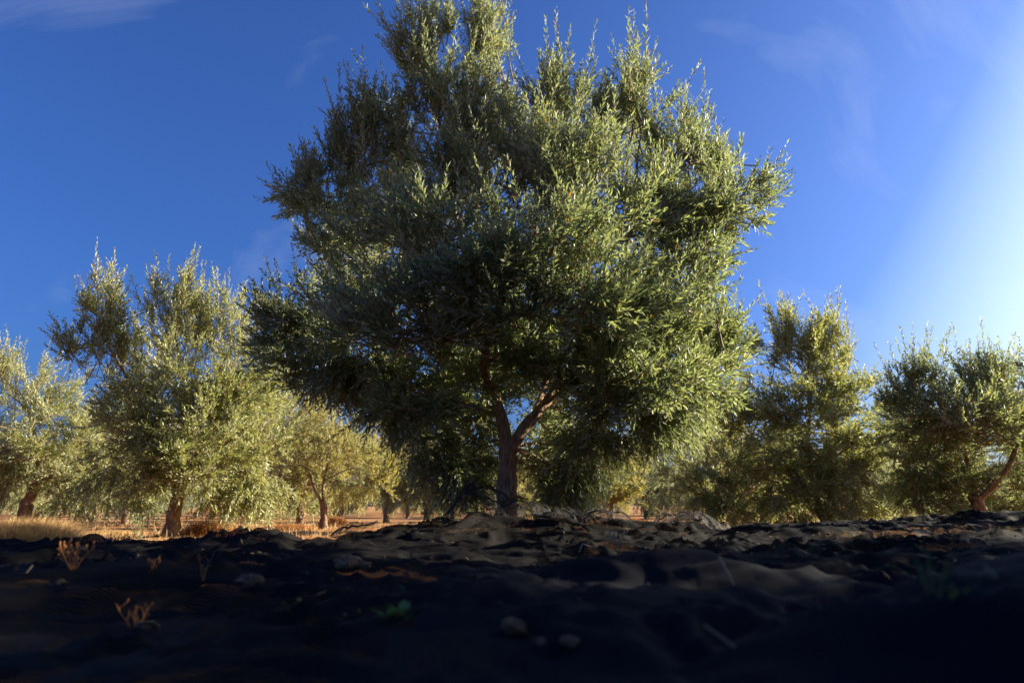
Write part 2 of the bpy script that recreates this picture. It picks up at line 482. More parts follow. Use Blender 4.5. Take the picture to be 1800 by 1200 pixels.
def grow(base, trunk, limbs, lobes, seed, swell=1.14, leaf_l=.067, leaf_w=.0145, per=88, branches=14, twigs=13,
         fine=True, leafmat=None, root_flare=1.18, fruit=0, twig_geo=True):
    """trunk/limbs: [(point, radius)...]; lobes: (center, (rx,ry,rz), style, density).
    Returns parts as (name, V, F, attr, smooth, matkey, kind), all relative to base."""
    rs = np.random.RandomState(seed)
    base = np.asarray(base, float)
    parts = []
    # trunk
    P = smooth_path([q for q, _ in trunk], 26); rad = np.interp(np.linspace(0, len(trunk) - 1, 26), range(len(trunk)), [r for _, r in trunk])
    rad = rad * (1 + (root_flare - 1) * np.exp(-np.linspace(0, 9, 26)))
    P[:, 0] += .10 * rad * vnoise(np.arange(26) * .4, np.zeros(26), seed)
    V, F = tube(P, rad, 22, .16, .07, seed)
    parts.append(('trunk', V, F, None, True, 'bark', None))
    nodes = [P[len(P) // 2:]]
    nrad = [rad[len(P) // 2:]]
    for li, limb in enumerate(limbs):
        n = 8 + 5 * len(limb)
        Q = smooth_path([q for q, _ in limb], n)
        r = np.interp(np.linspace(0, len(limb) - 1, n), range(len(limb)), [x for _, x in limb])
        V, F = tube(Q, r, 12, .2, .05, seed + li)
        parts.append(('limb', V, F, None, True, 'bark', None))
        nodes.append(Q[3:]); nrad.append(r[3:])
    nodes, nrad = nodes[1:], nrad[1:]
    N = np.vstack(nodes); NR = np.concatenate(nrad)
    bacc = Acc()
    TP, TD, TL, TC = [], [], [], []
    for (c, rad3, style, dens) in lobes:
        c = np.asarray(c, float); rad3 = np.asarray(rad3, float) * swell
        # feeder branch from the nearest limb point that is lower and further in
        dv = c - N
        cost = np.linalg.norm(dv, axis=1) + (1.2 * np.maximum(0, N[:, 2] - c[2] + .15) if style != 'hang' else 1.5 * np.maximum(0, c[2] - N[:, 2] + .2))
        j = int(np.argmin(cost)); s = N[j]
        r0 = min(.5 * NR[j], .018); r0 = max(r0, .008)
        if style == 'hang': r0 = .006
        if np.linalg.norm(c - s) > .08:
            m = (s + c) / 2 + np.array([0, 0, .10 * np.linalg.norm(c - s)]) + rs.normal(0, .06, 3) * np.linalg.norm(c - s)
            e = c + np.array([0, 0, .25 * rad3[2]])
            Q = smooth_path([s, m, c, e], 12)
            V, F = tube(Q, np.linspace(r0, .006, 12), 6, .15, 0, seed)
            bacc.add(V, F)
        nb = max(4, int(branches * dens))
        for b in range(nb):
            d = rs.normal(size=3)
            if style == 'up': d[2] = abs(d[2]) * 1.5 + .25
            elif style == 'hang': d[2] = d[2] * .8 - .5
            elif style == 'out': d[2] = d[2] * .8 + .25
            d = unit(d)
            e = c + d * rad3 * rs.uniform(.72, 1.06)
            if style == 'up':
                s = c + rs.normal(0, .42, 3) * rad3 * np.array([1, 1, .6]) - np.array([0, 0, .8]) * rad3 * rs.uniform(.2, 1.2)
            else:
                s = c + rs.normal(0, .28, 3) * rad3 - np.array([0, 0, .3]) * rad3 * (1 if style != 'hang' else -1)
            ln = np.linalg.norm(e - s)
            if style == 'up' and rs.rand() < .5: e = e + np.array([0, 0, .12 * rad3[2]])
            bow = np.array([0, 0, {'up': -.16, 'out': -.08, 'hang': .22, 'mid': -.04}.get(style, -.04)]) * ln
            D = (e - s) - (-bow * 2) ; C = -bow * 2
            # curve: s + D t + C t^2 with D + C = e - s
            D = (e - s) - C
            ts = np.linspace(0, 1, 6)
            Q = s + D * ts[:, None] + C * (ts ** 2)[:, None]
            V, F = tube(Q, np.linspace(.0075, .002, 6), 4)
            bacc.add(V, F)
            nt = max(4, int(twigs * rs.uniform(.75, 1.25)))
            tt = rs.uniform(.22 if style == 'up' else .12, 1.0, nt) ** .85
            p = s + D * tt[:, None] + C * (tt ** 2)[:, None]
            T = unit(D + 2 * C * tt[:, None])
            rn = unit(rs.normal(size=(nt, 3)))
            side = unit(rn - T * np.sum(rn * T, 1, keepdims=True))
            a = rs.uniform(R(18), R(46 if style == 'up' else 62), nt)[:, None]
            td = unit(T * np.cos(a) + side * np.sin(a) + np.array([0, 0, .18 if style != 'hang' else -.25]))
            tl = rs.uniform(.14, .36, nt) * (1.12 - .45 * tt)
            tc_ = np.tile(np.array([0, 0, .16 if style in ('up', 'out') else (-.30 if style == 'hang' else .02)]), (nt, 1)) + rs.normal(0, .08, (nt, 3))
            TP.append(p); TD.append(td); TL.append(tl); TC.append(tc_)
            # the leading shoot
            TP.append(e[None] - unit(D + 2 * C)[None] * .05); TD.append(unit(D + 2 * C)[None]); TL.append(np.array([rs.uniform(.18, .42) * (1.15 if style == 'up' else .9)]))
            TC.append(np.array([[0, 0, .22 if style in ('up', 'out') else -.2]]) + rs.normal(0, .06, (1, 3)))
    TP = np.vstack(TP); TD = np.vstack(TD); TL = np.concatenate(TL); TC = np.vstack(TC)
    V, F = bacc.get()
    parts.append(('branches', V, F, None, True, 'twig', 'stuff'))
    if twig_geo:
        V, F = twig_tubes(TP, TD, TL, TC, np.full(len(TP), .0022), 3, 3 if fine else 2)
        parts.append(('twigs', V, F, None, False, 'twig', 'stuff'))
    V, F, A = leaves_from_twigs(TP, TD, TL, TC, per, rs, leaf_l, leaf_w, fine)
    parts.append(('crown', V, F, A, False, leafmat or ('leaf' if fine else 'leaf_far'), 'stuff'))
    if fruit:
        i = rs.randint(0, len(TP), fruit); t = rs.uniform(.1, .5, fruit)
        c = TP[i] + TD[i] * (TL[i] * t)[:, None] + TC[i] * (TL[i] * t * t)[:, None] + rs.normal(0, .008, (fruit, 3)) - [0, 0, .014]
        uv = [(0, 0, 1.25)] + [(math.cos(a) * .85, math.sin(a) * .85, z) for z in (.5, -.5) for a in np.arange(6) * math.pi / 3] + [(0, 0, -1.25)]
        S = np.array(uv) * .0085
        V = (c[:, None] + S[None]).reshape(-1, 3)
        f = [(0, 1 + k, 1 + (k + 1) % 6) for k in range(6)] + [(13, 7 + (k + 1) % 6, 7 + k) for k in range(6)]
        q = [(1 + k, 7 + k, 7 + (k + 1) % 6) for k in range(6)] + [(1 + k, 7 + (k + 1) % 6, 1 + (k + 1) % 6) for k in range(6)]
        F = ((np.arange(fruit) * 14)[:, None, None] + np.array(f + q)[None]).reshape(-1, 3)
        parts.append(('fruit', V, F, None, True, 'fruit', 'stuff'))
    out = []
    for p in parts:
        out.append((p[0], p[1] - base) + p[2:])
    return out

def plant_tree(base, parts, label, group=None, name='olive_tree'):
    root = empty(name, base)
    tag(root, label, 'tree', group)
    made = {}
    for nm, V, F, A, sm, mk, kind in parts:
        o = mesh_obj(nm, V, F, MAT[mk], made.get({'twigs': 'branches', 'fruit': 'crown'}.get(nm), root), A, sm)
        made[nm] = o
        if kind: o['kind'] = kind
    return root

def copy_tree(root, loc, rz, s, label=None, group=None):
    r = root.copy(); col.objects.link(r)
    r.location = tuple(loc); r.rotation_euler = (0, 0, rz); r.scale = (s, s, s)
    if label: r['label'] = label
    if group: r['group'] = group
    for ch in list(root.children):
        c = ch.copy(); col.objects.link(c); c.parent = r
        for g in list(ch.children):
            d = g.copy(); col.objects.link(d); d.parent = c
    return r

def pixel_tree(Y, base_px, trunk_px, limbs_px, lobes_px, seed, depth=.85, **kw):
    """trunk_px: [(px,py,width_px)], limbs_px: [[(px,py,width_px,dy)]], lobes_px: (px,py,rx,ry,dy,style,density)"""
    b = at(*base_px, Y)
    g = float(terrain(b[0], b[1]))
    b[2] = g - .02
    k = px_m(Y)
    tr = [(b, trunk_px[0][2] * k / 2)]
    for (x, y, w) in trunk_px[1:]:
        tr.append((at(x, y, Y), w * k / 2))
    lim = []
    for l in limbs_px:
        lim.append([(at(x, y, Y + dy), w * k / 2 * (.80 if kw.get('fine') else .68)) for (x, y, w, dy) in l])
    lob = []
    for (x, y, rx, ry, dy, st, de) in lobes_px:
        kk = px_m(Y + dy)
        lob.append((at(x, y, Y + dy), (rx * kk, .5 * (rx + ry) * kk * depth, ry * kk), st, de))
    return b, grow(b, tr, lim, lob, seed, **kw)

# --- the main tree
main_lobes = [
    (745, 105, 62, 100, .1, 'up', 1.0), (850, 105, 55, 90, .2, 'up', 1.0), (795, 190, 95, 70, .0, 'up', 1.2),
    (985, 205, 52, 85, -.1, 'up', 1.0), (1120, 200, 62, 90, .2, 'up', 1.0), (1200, 275, 60, 80, .1, 'up', .9),
    (1290, 345, 62, 75, .0, 'out', .9), (1235, 405, 80, 62, -.2, 'out', 1.0), (645, 262, 52, 80, .0, 'up', .9),
    (700, 315, 85, 75, .1, 'up', 1.1), (570, 350, 62, 52, .0, 'out', .8), (530, 330, 42, 45, .1, 'out', .6), (600, 300, 45, 55, .1, 'up', .45), (700, 230, 50, 60, .2, 'up', .45), (580, 420, 50, 40, .1, 'out', .45),
    (640, 420, 80, 70, -.3, 'out', 1.1), (530, 555, 62, 62, .0, 'out', .9), (495, 590, 42, 40, .1, 'out', .5),
    (545, 635, 72, 42, .0, 'mid', .9), (620, 560, 90, 80, -.4, 'mid', 1.2), (645, 650, 75, 36, -.1, 'hang', 1.0),
    (700, 715, 55, 32, .0, 'hang', .9), (755, 770, 50, 40, .3, 'hang', .6), (800, 825, 42, 32, .4, 'hang', .5),
    (835, 780, 36, 45, .6, 'hang', .6),
    (770, 420, 110, 100, -.9, 'out', 1.5), (890, 330, 110, 100, -.4, 'up', 1.3), (1010, 330, 100, 90, -.6, 'up', 1.3),
    (950, 440, 120, 90, -1.1, 'out', 1.5), (1090, 400, 110, 95, -.7, 'out', 1.4), (1190, 470, 80, 70, -.3, 'out', 1.0),
    (720, 560, 120, 80, -1.0, 'out', 1.5), (890, 520, 100, 60, -1.1, 'out', 1.2), (1040, 530, 110, 70, -1.1, 'out', 1.4),
    (1170, 560, 90, 70, -.5, 'out', 1.2), (1235, 590, 48, 60, .0, 'out', .8), (1130, 650, 110, 65, -.7, 'mid', 1.5),
    (1230, 660, 55, 55, -.2, 'mid', .9), (1110, 710, 90, 36, -.3, 'hang', 1.2), (1200, 700, 52, 30, .0, 'hang', .7),
    (1030, 770, 55, 32, .1, 'hang', .8), (985, 835, 38, 28, .4, 'hang', .6), (730, 690, 70, 60, -.3, 'mid', .9),
    (815, 850, 36, 24, .5, 'hang', .45), (775, 815, 40, 32, .6, 'hang', .5), (1010, 820, 36, 28, .4, 'hang', .6),
    (990, 865, 30, 20, .5, 'hang', .35), (590, 660, 55, 30, .1, 'hang', .7), (670, 700, 55, 40, .5, 'mid', .8), (1160, 740, 55, 26, .1, 'hang', .7),
    (1270, 620, 35, 50, .1, 'out', .5), (1060, 230, 50, 60, .3, 'up', .7), (900, 240, 60, 60, .4, 'up', .8), (1260, 300, 45, 50, .2, 'up', .6),
    (975, 780, 42, 45, .8, 'mid', .7), (835, 740, 42, 50, .8, 'mid', .7), (1030, 710, 50, 42, .5, 'mid', .8), (800, 670, 50, 40, .2, 'mid', .8), (930, 640, 50, 40, .6, 'mid', .7), (930, 800, 45, 50, 1.0, 'mid', .6),
    (930, 590, 70, 50, .9, 'mid', .9), (870, 560, 60, 45, .5, 'mid', .8), (980, 600, 60, 45, .6, 'mid', .8), (1045, 605, 50, 38, -.3, 'mid', .8), (845, 570, 55, 32, -.5, 'mid', .8),
    (800, 310, 60, 55, -.3, 'up', 1.0), (840, 240, 55, 55, -.1, 'up', .8), (1150, 340, 65, 60, -.4, 'out', 1.0), (1060, 300, 50, 60, -.3, 'up', .7), (720, 380, 60, 60, -.5, 'out', .9), (930, 290, 50, 60, -.2, 'up', .7), (850, 480, 70, 55, -1.2, 'out', .9), (900, 610, 60, 38, -.4, 'mid', .7), (985, 640, 45, 36, -.2, 'mid', .7), (840, 660, 42, 36, -.15, 'mid', .5), (780, 640, 60, 40, .3, 'mid', .7),
    # the far half of the crown
    (800, 330, 130, 120, 1.1, 'up', 1.1), (1020, 320, 130, 110, 1.1, 'up', 1.1), (900, 500, 150, 120, 1.4, 'out', 1.3),
    (680, 520, 110, 100, 1.0, 'out', 1.0), (1130, 520, 120, 110, 1.1, 'out', 1.1), (820, 680, 90, 75, 1.0, 'mid', .9),
    (970, 680, 80, 70, 1.1, 'mid', .9), (1090, 660, 90, 70, .9, 'mid', .8),
]
b, parts = pixel_tree(5.4, (888, 915), [(888, 915, 37), (889, 870, 33), (892, 825, 31), (893, 785, 30), (893, 765, 23)],
    [[(890, 800, 27, 0), (885, 750, 24, -.02), (872, 700, 21, -.06), (858, 650, 19, -.05), (862, 610, 17, -.03), (845, 520, 14, .05), (800, 380, 11, .1), (780, 240, 7, .1)],
     [(896, 800, 27, 0), (912, 765, 25, .0), (940, 730, 23, .03), (965, 700, 20, .05), (1000, 640, 17, .1), (1060, 540, 14, .1), (1110, 400, 10, .1), (1120, 280, 6, .1)],
     [(862, 610, 15, -.03), (790, 560, 12, -.2), (700, 530, 10, -.3), (600, 530, 7, -.2)],
     [(940, 730, 15, .05), (960, 660, 13, .4), (950, 560, 11, .7), (940, 430, 9, .8), (950, 300, 7, .5)],
     [(1000, 640, 14, .1), (1090, 610, 11, -.2), (1180, 560, 8, -.3), (1250, 430, 6, -.1)],
     [(872, 700, 15, -.06), (850, 640, 13, -.5), (880, 540, 10, -.9), (930, 440, 7, -1.0)]],
    main_lobes, 3, fine=True, branches=18, twigs=14, per=80, fruit=600, swell=1.17)
plant_tree(b, parts, 'large silvery green olive tree with a forked trunk rising out of the black nets')

# --- neighbours whose crowns show in full
near = dict(fine=False, leaf_l=.072, leaf_w=.018, per=70, branches=17, twigs=13)
b, parts = pixel_tree(9.0, (300, 945), [(299, 945, 27), (303, 915, 22), (310, 880, 20), (322, 830, 17)],
    [[(318, 845, 15, 0), (330, 780, 13, .1), (328, 700, 11, .1), (310, 600, 7, .1)], [(312, 870, 13, 0), (275, 760, 11, -.1), (245, 700, 9, 0), (180, 590, 5, 0)],
     [(325, 830, 13, 0), (380, 740, 10, 0), (405, 640, 6, 0)]],
    [(178, 550, 38, 60, 0, 'up', .9), (140, 610, 42, 42, 0, 'out', .7), (205, 620, 45, 50, .1, 'up', .9), (295, 545, 48, 62, 0, 'up', 1), (345, 590, 50, 60, .1, 'up', 1),
     (402, 590, 45, 62, 0, 'up', .9), (435, 660, 55, 65, 0, 'out', 1), (330, 660, 85, 70, -.3, 'out', 1.3), (215, 680, 75, 50, .1, 'out', 1.0), (250, 800, 80, 58, -.5, 'mid', 1.3),
     (370, 770, 90, 75, -.5, 'mid', 1.4), (455, 765, 48, 75, 0, 'out', 1), (330, 835, 75, 35, -.2, 'hang', 1), (425, 850, 55, 45, .1, 'hang', .9), (190, 830, 45, 45, 0, 'hang', .7),
     (300, 740, 120, 90, .9, 'mid', 1.2), (400, 720, 80, 80, .8, 'mid', 1), (230, 850, 50, 30, .2, 'hang', .8), (400, 870, 55, 28, .5, 'hang', .8), (470, 850, 45, 40, .3, 'hang', .8), (260, 620, 50, 50, .3, 'up', .7), (265, 735, 60, 55, -.4, 'mid', 1), (350, 720, 60, 55, -.4, 'out', 1), (400, 680, 60, 60, -.3, 'out', .9), (230, 740, 60, 50, -.2, 'mid', .9), (320, 800, 70, 40, -.6, 'mid', 1)], 11, **near)
plant_tree(b, parts, 'sunlit olive tree with three upright plumes and a pale leaning trunk')

b, parts = pixel_tree(12.0, (42, 925), [(40, 925, 24), (46, 890, 18), (60, 860, 15)],
    [[(55, 870, 15, 0), (85, 838, 12, 0), (130, 800, 9, 0), (150, 730, 5, 0)], [(58, 865, 13, 0), (70, 800, 11, 0), (50, 720, 7, 0)]],
    [(20, 675, 60, 55, 0, 'up', 1), (-50, 690, 60, 60, 0, 'up', 1), (95, 730, 60, 45, 0, 'up', 1), (150, 760, 45, 45, 0, 'out', .9), (40, 770, 90, 60, -.4, 'out', 1.3), (-60, 780, 80, 70, 0, 'out', 1),
     (120, 820, 75, 50, -.1, 'mid', 1.1), (0, 840, 60, 40, -.2, 'hang', 1), (160, 865, 45, 30, 0, 'hang', .8), (60, 720, 90, 70, .9, 'out', 1), (-80, 850, 60, 40, 0, 'hang', .8), (60, 850, 90, 40, .8, 'hang', 1), (130, 880, 60, 25, .5, 'hang', .8), (180, 800, 40, 50, .3, 'mid', .8), (90, 780, 70, 50, -.4, 'mid', 1), (10, 790, 60, 50, -.3, 'mid', 1)], 12, **near)
plant_tree(b, parts, 'broad olive tree with a slanting trunk behind the mound of golden grass')

b, parts = pixel_tree(13.5, (568, 938), [(568, 938, 14), (570, 905, 12), (567, 880, 11)],
    [[(567, 885, 8, 0), (553, 858, 7, 0), (535, 800, 4, 0)], [(568, 882, 8, 0), (570, 840, 7, 0), (590, 770, 4, 0)]],
    [(565, 755, 60, 48, 0, 'up', 1.1), (610, 790, 60, 50, -.2, 'out', 1.1), (525, 815, 50, 45, 0, 'out', 1), (655, 830, 42, 40, 0, 'out', .9), (550, 710, 30, 30, 0, 'up', .5), (500, 860, 35, 30, 0, 'hang', .7),
     (620, 860, 50, 25, 0, 'hang', .8), (580, 820, 80, 50, .8, 'mid', 1)], 13, leafmat='leaf_gold', **near)
plant_tree(b, parts, 'small yellowish olive tree on a thin straight trunk beyond the net edge')

b, parts = pixel_tree(21, (678, 915), [(677, 915, 10), (681, 888, 8), (688, 875, 7)],
    [[(686, 878, 6, 0), (705, 855, 5, 0), (725, 810, 3, 0)], [(686, 878, 5, 0), (670, 850, 4, 0), (665, 800, 3, 0)]],
    [(715, 800, 45, 45, 0, 'up', 1), (665, 790, 40, 45, 0, 'up', 1), (740, 850, 45, 30, 0, 'out', 1), (690, 850, 40, 28, 0, 'hang', 1), (770, 820, 40, 45, .5, 'out', 1)], 14,
    leafmat='leaf_gold', **{**near, 'leaf_l': .10, 'leaf_w': .028})
plant_tree(b, parts, 'slender olive tree with a thin dark trunk leaning right, beyond the small yellowish one')

b, parts = pixel_tree(9.2, (1462, 925), [(1462, 925, 24), (1450, 908, 20), (1438, 892, 17)],
    [[(1445, 900, 15, 0), (1428, 850, 12, 0), (1420, 780, 10, 0), (1425, 690, 8, 0), (1420, 600, 5, 0)], [(1440, 895, 12, 0), (1390, 820, 9, 0), (1320, 770, 6, 0)]],
    [(1395, 605, 52, 55, 0, 'up', .9), (1455, 615, 48, 55, .1, 'up', .9), (1425, 640, 60, 50, -.1, 'up', .8), (1345, 610, 28, 28, 0, 'out', .35), (1420, 670, 80, 50, 0, 'out', 1.2), (1495, 690, 36, 42, 0, 'out', .8), (1355, 715, 50, 45, 0, 'out', .9),
     (1290, 750, 55, 52, .2, 'out', 1), (1420, 770, 95, 60, -.4, 'mid', 1.4), (1310, 830, 70, 60, 0, 'mid', 1.2), (1450, 850, 80, 50, -.3, 'hang', 1.2), (1250, 840, 45, 50, .3, 'mid', .9), (1500, 800, 45, 55, 0, 'mid', .9), (1370, 890, 60, 28, .2, 'hang', .8), (1270, 890, 60, 28, .3, 'hang', .9), (1490, 890, 55, 25, .3, 'hang', .9), (1380, 830, 80, 60, .7, 'mid', 1.1), (1450, 740, 80, 60, .7, 'mid', 1), (1420, 710, 60, 55, -.35, 'out', 1), (1400, 850, 80, 45, -.4, 'mid', 1.1), (1460, 800, 60, 50, -.4, 'mid', .9)], 15, leafmat='leaf_far', **near)
plant_tree(b, parts, 'tall narrow topped olive tree over a dark stooping trunk, right of the big tree')

b, parts = pixel_tree(8.6, (1730, 925), [(1730, 925, 24), (1722, 895, 21), (1715, 872, 19)],
    [[(1716, 880, 17, 0), (1738, 862, 15, -.05), (1757, 838, 14, -.1), (1777, 812, 11, -.1), (1800, 740, 7, 0)], [(1715, 876, 14, 0), (1705, 830, 11, .3), (1690, 760, 8, .3), (1680, 680, 5, .2)]],
    [(1610, 685, 55, 45, 0, 'up', .8), (1680, 690, 60, 52, .1, 'up', .9), (1740, 690, 55, 48, 0, 'up', .8), (1580, 730, 40, 40, .2, 'out', .6), (1640, 735, 72, 50, 0, 'out', 1.2), (1740, 745, 70, 45, -.2, 'out', 1.2), (1810, 740, 50, 50, 0, 'out', 1),
     (1680, 815, 75, 55, .3, 'mid', 1.1), (1790, 850, 55, 50, .4, 'mid', 1), (1620, 800, 50, 50, .2, 'mid', .9), (1660, 885, 60, 30, .4, 'hang', .8), (1870, 800, 60, 70, .2, 'mid', 1), (1760, 890, 60, 28, .8, 'hang', .9), (1700, 770, 90, 60, .9, 'mid', 1.1), (1610, 860, 50, 40, .6, 'hang', .9), (1690, 740, 80, 50, -.3, 'out', 1), (1790, 700, 50, 45, .1, 'up', .8), (1670, 850, 60, 40, .2, 'mid', .9)], 16, leafmat='leaf_grey', **near)
plant_tree(b, parts, 'grey green olive tree whose trunk bends sharply to the right')

b, parts = pixel_tree(14, (1590, 928), [(1590, 928, 16), (1588, 900, 12), (1580, 880, 10)],
    [[(1584, 890, 8, 0), (1570, 850, 6, 0), (1575, 790, 4, 0)], [(1588, 900, 8, 0), (1610, 880, 7, 0), (1630, 830, 4, 0)]],
    [(1580, 790, 45, 42, 0, 'up', 1), (1560, 850, 40, 45, 0, 'mid', 1), (1620, 840, 50, 50, 0, 'mid', 1), (1600, 870, 40, 30, .3, 'hang', .8)], 17, leafmat='leaf_grey', **near)
plant_tree(b, parts, 'dark little olive tree standing back between two larger trees on the right')

b, parts = pixel_tree(7.4, (1960, 930), [(1960, 930, 34), (1950, 880, 28), (1945, 830, 26)],
    [[(1945, 840, 20, 0), (1910, 760, 14, 0), (1860, 680, 7, 0)], [(1946, 835, 20, 0), (1990, 740, 14, 0), (2000, 600, 8, 0)]],
    [(1828, 655, 40, 26, 0, 'out', .7), (1900, 650, 60, 60, 0, 'out', 1), (1980, 600, 80, 70, 0, 'up', 1.2), (2080, 640, 80, 70, 0, 'up', 1.2), (1960, 740, 100, 60, 0, 'mid', 1.3), (2080, 760, 80, 70, 0, 'mid', 1.2),
     (1900, 820, 50, 45, .3, 'hang', .8), (2000, 850, 80, 40, 0, 'hang', 1)], 18, leafmat='leaf_grey', **near)
plant_tree(b, parts, 'olive tree at the right margin reaching a leafy arm across')

b, parts = pixel_tree(12.5, (1225, 915), [(1225, 915, 14), (1225, 880, 12), (1230, 850, 10)],
    [[(1228, 860, 8, 0), (1245, 800, 6, 0), (1260, 730, 4, 0)], [(1228, 860, 8, 0), (1195, 820, 5, 0), (1190, 780, 3, 0)]],
    [(1255, 720, 45, 40, 0, 'up', 1), (1210, 750, 55, 45, 0, 'out', 1), (1180, 800, 50, 40, 0, 'mid', 1), (1240, 820, 60, 55, 0, 'mid', 1.1), (1180, 865, 50, 35, .2, 'hang', 1), (1290, 700, 35, 30, 0, 'up', .6)], 19, leafmat='leaf_grey', **near)
plant_tree(b, parts, 'bluish green olive tree just behind the right skirt of the big tree')

b, parts = pixel_tree(24, (1075, 910), [(1075, 910, 9), (1076, 890, 7), (1078, 875, 6)],
    [[(1077, 880, 5, 0), (1060, 850, 4, 0), (1050, 820, 3, 0)], [(1077, 880, 5, 0), (1095, 850, 4, 0), (1110, 820, 3, 0)]],
    [(1060, 830, 40, 30, 0, 'up', 1), (1110, 820, 40, 35, 0, 'up', 1), (1040, 860, 35, 22, 0, 'mid', 1), (1110, 865, 40, 22, 0, 'mid', 1), (1085, 850, 50, 28, .8, 'mid', 1)], 20,
    leafmat='leaf_gold', **{**near, 'leaf_l': .11, 'leaf_w': .032})
plant_tree(b, parts, 'distant round olive tree on a low red earth mound, seen past the big trunk')

# --- orchard rows beyond: three shapes of tree, copied
far_roots = []
rs = np.random.RandomState(99)
for v in range(3):
    H = 3.4
    lobes = []
    for k in range(18):
        a = k * 2.4 + v; r_ = 1.15 * math.sqrt((k % 7 + .5) / 7)
        z = .62 + 2.0 * ((k * .618 + v * .21) % 1.0)
        st = 'up' if z > 2.1 else ('hang' if z < 1.2 else 'out')
        lobes.append(((r_ * math.cos(a), r_ * math.sin(a), z), (.62, .62, .58 if st != 'up' else .75), st, 1.0))
    g = grow((0, 0, 0), [((0, 0, -.05), .11), ((.03, 0, .35), .09), ((.05, .02, .7), .08)],
             [[((.05, .02, .62), .06), ((.3, .1, 1.2), .045), ((.4, .2, 2.0), .025)], [((.04, .02, .6), .06), ((-.3, -.1, 1.2), .045), ((-.4, -.2, 2.1), .025)]],
             lobes, 40 + v, fine=False, leafmat=('leaf_far', 'leaf_gold', 'leaf_grey')[v], leaf_l=.095, leaf_w=.028, per=45, branches=12, twigs=11)
    far_roots.append(g)
spots = []
for row in range(7):
    y = 17.5 + row * 6.0
    n = int((y * .85 + 6) / 5.2)
    for c in range(-n, n + 1):
        x = c * 5.2 + (2.0 if row % 2 else .4) + rs.uniform(-.6, .6)
        yy = y + rs.uniform(-.7, .7)
        if y < 20 and -3.2 < x < 2.6: continue          # the open lane beyond the big tree
        spots.append((x, yy, row))
TINT = ('sallow green', 'golden leaved', 'grey green')
ORD = ('first', 'second', 'third', 'fourth', 'fifth', 'sixth', 'seventh')
protos = []
for i, (x, y, row) in enumerate(spots):
    v = i % 3
    z = float(terrain(x, y))
    lab = '%s olive tree in the %s orchard row beyond the open field' % (TINT[v], ORD[row])
    grp = 'olive trees of the far orchard rows'
    s = rs.uniform(.85, 1.2); rz = rs.uniform(0, 6.28)
    if i < 3:
        r0 = plant_tree((x, y, z), far_roots[v], lab, grp); r0.rotation_euler = (0, 0, rz); r0.scale = (s, s, s); protos.append(r0)
    else:
        copy_tree(protos[v], (x, y, z), rz, s, lab, grp)
# the row goes on to the right of the frame; these throw the foreground into shade
for k, (x, y, s) in enumerate([(5.4, 1.7, 1.2), (5.3, -.9, 1.2), (5.9, 4.1, 1.1), (9.6, 3.6, 1.3), (9.4, .6, 1.3), (9.5, -2.6, 1.25)]):
    copy_tree(protos[k % 3], (x, y, float(terrain(x, y))), k * 1.7, s, 'olive tree of the next row to the right of the nets', 'olive trees standing right of the nets')

# ------------------------------------------------------------------ nets
def bump_px(x, y, px, py, Y, rx, ry, h):
    c = at(px, py, Y)
    return h * np.exp(-(((x - c[0]) / rx) ** 2 + ((y - Y) / ry) ** 2))

def folds(x, y, seed, amp):
    wx = x + .25 * fbm(x * 1.3, y * 1.3, 3, seed + 50); wy = y + .25 * fbm(x * 1.3, y * 1.3, 3, seed + 60)
    rd = lambda v, e: 1 - 1.6 * (np.sqrt(v * v + e * e) - e)      # rounded crests
    a = rd(vnoise(wx * 1.6, wy * 2.8, seed), .08)
    b_ = rd(vnoise(wx * 3.2 + wy * .8, wy * 6.5, seed + 1), .07)
    c = rd(vnoise(wx * 7 + wy * 3, wy * 15, seed + 2), .06)
    d = rd(vnoise(wx * 15 + wy * 7, wy * 32, seed + 4), .05)
    return amp * (.055 * np.clip(a, -1, 1) ** 2 * np.sign(a) + .034 * b_ + .020 * c + .009 * d + .0025 * vnoise(x * 60, y * 60, seed + 3))

def net_sheet(name, x0, x1, y0, y1, nx, ny, zfun, yb, mat, label, group=None, yf=None):
    """cloth grid; its far edge follows yb(x) and its near edge yf(x)"""
    U, Vv = np.meshgrid(np.linspace(0, 1, nx), np.linspace(0, 1, ny), indexing='ij')
    X = x0 + (x1 - x0) * U
    lo = yf(X) if yf else y0
    Y = lo + (yb(X) - lo) * Vv ** 1.25
    Z = zfun(X, Y, U, Vv)
    idx = np.arange(nx * ny).reshape(nx, ny)
    Q = np.stack([idx[:-1, :-1], idx[1:, :-1], idx[1:, 1:], idx[:-1, 1:]], -1).reshape(-1, 4)
    o = mesh_obj(name, np.stack([X, Y, Z], -1).reshape(-1, 3), Q, mat, smooth=True)
    uv = o.data.uv_layers.new(name='cloth')
    li = np.zeros(len(o.data.loops), dtype=np.int32); o.data.loops.foreach_get('vertex_index', li)
    q = np.stack([X.ravel(), Y.ravel()], -1)[li]
    uv.data.foreach_set('uv', q.astype(np.float32).ravel())
    tag(o, label, 'net', group)
    return o

def edge_fade(U, Vv, lo=.0, hi=.06):
    return sstep(0, .03, U) * sstep(0, .03, 1 - U) * sstep(0, hi, 1 - Vv)

